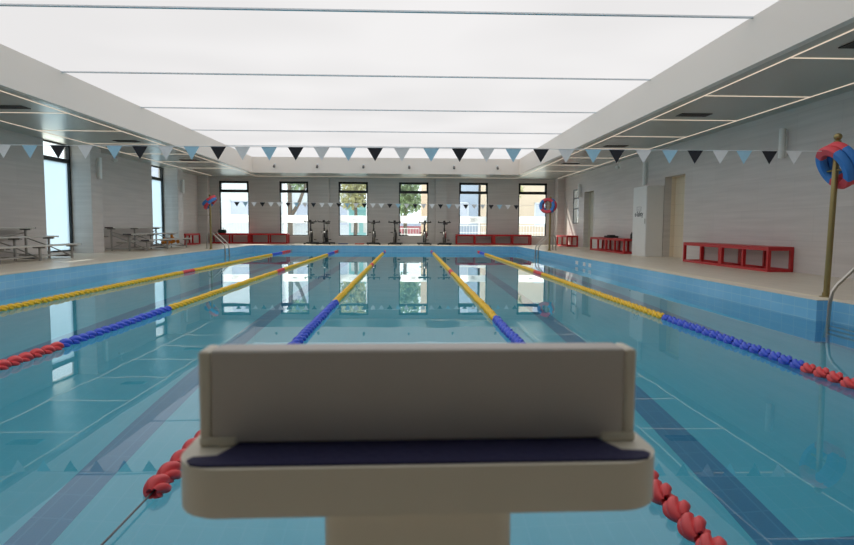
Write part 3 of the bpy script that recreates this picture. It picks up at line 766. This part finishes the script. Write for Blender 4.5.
def put_bike(label, x, rz, red=0):
    p = (pb, pr)[red]; o = p if not ub[red] else copy_tree(p); ub[red] = 1
    o.location = (x, 28.2, 0); o.rotation_euler = (0,0,rz); tag(o, label, 'exercise bike', 'spin bikes below the back windows')
put_bike('black spin bike just right of the second back window, leftmost of the six', -4.48, .06)
put_bike('black spin bike in front of the pillar left of the third back window', -3.80, -.08)
put_bike('black spin bike just right of the third back window, beside the red float board', -1.62, .1)
put_bike('black spin bike just left of the fourth back window', -.60, -.05)
put_bike('black and dark red spin bike in front of the fourth back window', .74, .04, 1)
put_bike('black and dark red spin bike right of the fourth back window, rightmost of the six', 1.70, -.12, 1)
def kickboard(label, m, x, y, rz):
    b = MB(); b.prism([(-.15,-.2,0),(.15,-.2,0),(.15,.1,0),(.11,.19,0),(.04,.23,0),(-.04,.23,0),(-.11,.19,0),(-.15,.1,0)], (0,0,.04))
    o = b.build('kickboard', m); o.location = (x,y,0); o.rotation_euler = (0,0,rz); tag(o, label, 'kickboard', 'kickboards on the back deck')
kickboard('blue kickboard lying on the deck below the third back window', M['kbblue'], -3.02, 28.3, 1.5)
kickboard('red kickboard lying on the deck beside a spin bike', M['kbred'], -2.26, 28.3, 1.65)

# ------------------------------------------------------------------ outside
b = MB(); b.box(-60, 60, WB+.3, 90, -.25, -.05); b.box(-60, WL-.35, -30, WB+.3, -.25, -.05); b.box(WR+1.05, 60, -30, WB+.3, -.25, -.05)
struct(b.build('ground', M['pave'], smooth=False))
def building(label, x0, x1, y0, y1, H, m, cols, rows, wz=1.0, wm=None):
    r = tag(empty('building', ((x0+x1)/2, y0, -.05)), label, 'building')
    ox = (x0+x1)/2; hw = (x1-x0)/2; D = y1-y0
    b = MB(); b.box(-hw, hw, 0, D, 0, H); b.build('walls', m, r, smooth=False)
    b = MB(); b.box(-hw-.15, hw+.15, -.15, D+.15, H, H+.25); b.build('roof_edge', m, r, smooth=False)
    for i in range(cols):
        for j in range(rows):
            cx = -hw+(i+.5)*2*hw/cols; z0 = wz+j*3.0; w = min(1.3, 1.2*hw/cols)/2
            b = MB()
            for (a,c,e,g) in ((-w-.06,-w,-.06,1.56),(w,w+.06,-.06,1.56),(-w-.06,w+.06,1.5,1.56),(-w-.06,w+.06,-.06,0)): b.box(cx+a,cx+c,-.05,0,z0+e,z0+g)
            f = b.build('window', M['bwhite'], r, smooth=False)
            b = MB(); b.box(cx-w,cx+w,-.02,0,z0,z0+1.5); b.build('pane', M['bglass'], f, smooth=False)
building('white rendered building outside the leftmost back window', -20, -9.6, 40, 48, 9, M['bwhite'], 4, 3)
building('white rendered building behind the tree outside the second back window', -9.0, -4.0, 46, 54, 9, M['bwhite'], 2, 3)
building('peach rendered building outside the two rightmost back windows', 4.9, 16.5, 41, 49, 9, M['bpeach'], 4, 3)
building('slate blue building outside the fifth back window', 2.0, 4.75, 41.2, 50, 6, M['bslate'], 1, 2)
b = MB(); b.box(.68, 1.25, 32.2, 32.8, -.05, 5); tag(b.build('gate_pier', M['bpeach'], smooth=False), 'pale peach pier outside the fourth back window', 'pier')
b = MB(); b.box(-2.3, -1.95, 33.2, 33.6, -.05, 5); tag(b.build('gate_pier', M['bwhite'], smooth=False), 'pale pier outside the third back window', 'pier')
def tree(label, x, y, trunks, crown, m, n, ls=.16):
    r = tag(empty('tree', (x, y, -.05)), label, 'tree')
    b = MB()
    for pts, rad in trunks: b.tube(pts, [rad*(1-.5*k/(len(pts)-1)) for k in range(len(pts))], 9)
    b.build('trunk', M['bark'], r)
    b = MB()
    for _ in range(n):
        c, R = random.choice(crown)
        v = Vector((random.gauss(0,1),random.gauss(0,1),random.gauss(0,1))).normalized()*R*random.random()**.4
        p = Vector(c)+v; a = Vector((random.gauss(0,1),random.gauss(0,1),random.gauss(0,1))).normalized(); t = a.cross(Vector((0,.3,1))).normalized(); s = ls*random.uniform(.6,1.3)
        b.poly([p-a*s, p+t*s*.45, p+a*s, p-t*s*.45])
    b.build('crown', m, r, smooth=False)
tree('forked tree with a slanting trunk outside the second back window', -6.5, 33.5, [([(0,0,0),(.02,0,1.2),(0,0,3.4),(-.1,0,5)], .17), ([(0,0,1.3),(.5,0,2.1),(.85,0,3.0),(1.1,0,4.5)], .12)], [((.4,0,3.3),.55),((.3,.2,4.4),1.0),((1.2,.2,4.6),.9)], M['leaf'], 700, .14)
tree('yellow-green leafy tree outside the third back window', -3.1, 35.5, [([(0,0,0),(.05,0,1.4),(0,0,3)], .13)], [((-.3,0,2.6),.8),((.5,.1,2.8),.8),((0,0,3.6),1.0)], M['leafy'], 1300, .16)
tree('dense green tree outside the fourth back window', -.15, 36.5, [([(0,0,0),(-.05,0,1.4),(0,0,3)], .14)], [((-.3,0,2.3),.9),((.3,.1,2.5),.8),((0,0,3.5),.9)], M['leaf'], 1600, .16)
tree('pale yellow-green tree outside the rightmost back window', 6.0, 35.0, [([(0,0,0),(.05,0,1.4),(0,0,3)], .10)], [((-.1,0,2.4),.5),((.0,.1,3.1),.7)], M['leafy'], 420, .13)
def fence(label, x0, x1, y, H):
    r = tag(empty('railing', (x0, y, -.05)), label, 'railing', 'white railings outside')
    L = x1-x0; b = MB(); b.box(0,L,-.02,.02,H-.05,H); b.box(0,L,-.02,.02,.12,.17); b.box(0,L,-.02,.02,H*.55,H*.55+.04); b.build('rail', M['fence'], r, smooth=False)
    b = MB(); n = int(L/.16)
    for k in range(n+1): b.box(k*L/n-.012, k*L/n+.012, -.012,.012, .05, H)
    b.build('baluster', M['fence'], r, smooth=False); r.children[-1]['kind'] = 'stuff'
    for k in range(int(L/2)+1):
        b = MB(); b.box(k*2-.04,k*2+.04,-.04,.04,0,H+.08); b.build('fence_post', M['fence'], r, smooth=False)
fence('white railing outside the two leftmost back windows', -10.5, -4.5, 34.6, 1.05)
fence('white railing outside the two rightmost back windows', 2.0, 8.0, 34.2, 1.0)
fence('white railing outside the fourth back window', -1.2, .6, 34.4, .8)
r = tag(empty('kiosk', (-2.9, 37.5, -.05)), 'small teal kiosk outside the third back window', 'kiosk')
b = MB(); b.box(-.75,.75,0,1.5,0,1.9); b.build('walls', M['teal'], r, smooth=False)
b = MB(); b.prism([(-.95,-.2,1.9),(.95,-.2,1.9),(0,-.2,2.5)], (0,1.9,0)); b.build('roof', M['teal'], r, smooth=False)
for x in (-.38,.38):
    b = MB(); b.box(x-.25,x+.25,-.02,0,.5,1.5); b.build('window', M['bwhite'], r, smooth=False)
def car(label, m, x, y):
    r = tag(empty('car', (x, y, -.05)), label, 'car', 'cars parked outside')
    b = MB(); b.prism([(-2.1,-.8,.3),(2.1,-.8,.3),(2.1,-.8,.75),(1.2,-.8,.9),(.7,-.8,1.4),(-1.0,-.8,1.4),(-1.7,-.8,.95),(-2.1,-.8,.9)], (0,1.6,0)); b.build('body', m, r)
    b = MB(); b.prism([(1.05,-.81,.93),(.62,-.81,1.33),(-.92,-.81,1.33),(-1.45,-.81,.93)], (0,.01,0)); b.build('side_window', M['bglass'], r, smooth=False)
    for wx in (-1.3,1.3):
        for wy in (-.8,.62):
            b = MB(); b.lathe([(0,0),(.2,0),(.3,.02),(.3,.16),(.2,.18),(0,.18)], Matrix.Translation((wx,wy,.3)) @ Matrix.Rotation(-PI/2,4,'X'), 18); b.build('wheel', M['blackrub'], r)
car('red car parked outside the fourth back window', M['carred'], .6, 47.5)
car('grey-blue car parked outside the fourth back window', M['carblue'], -1.6, 49.5)

# ------------------------------------------------------------------ light
W = bpy.data.worlds.new('overcast_sky'); S.world = W; W.use_nodes = True
bg = W.node_tree.nodes['Background']; bg.inputs['Color'].default_value = (.86,.94,1.0,1); bg.inputs['Strength'].default_value = 2.2
sun = bpy.data.lights.new('sun', 'SUN'); sun.energy = 8.0; sun.angle = math.radians(2); sun.color = (1,.93,.82)
so = link('sun', sun); so.rotation_euler = Vector((.50,-.70,-.62)).to_track_quat('-Z','Y').to_euler()

# ------------------------------------------------------------------ camera
cam = bpy.data.cameras.new('camera'); co = link('camera', cam); S.camera = co
cam.sensor_width = 36; cam.lens = 605/854*36; cam.clip_start = .05; cam.clip_end = 300
yaw, pit, roll = -.0312, -.0752, .0056
co.matrix_world = Matrix.Translation((0,0,.8227)) @ Matrix.Rotation(yaw,4,'Z') @ Matrix.Rotation(PI/2+pit,4,'X') @ Matrix.Rotation(roll,4,'Z')
cam.dof.use_dof = True; cam.dof.focus_distance = 7.0; cam.dof.aperture_fstop = 5.0

# ------------------------------------------------------------------ render look
S.view_settings.view_transform = 'Standard'; S.view_settings.look = 'None'; S.view_settings.gamma = 1; S.view_settings.use_curve_mapping = False
S.view_settings.exposure = 0.0
cy = S.cycles
cy.max_bounces = 14; cy.diffuse_bounces = 6; cy.glossy_bounces = 6; cy.transmission_bounces = 8; cy.transparent_max_bounces = 16
cy.caustics_refractive = True; cy.caustics_reflective = True; cy.blur_glossy = .3; cy.sample_clamp_indirect = 6
cy.use_denoising = True
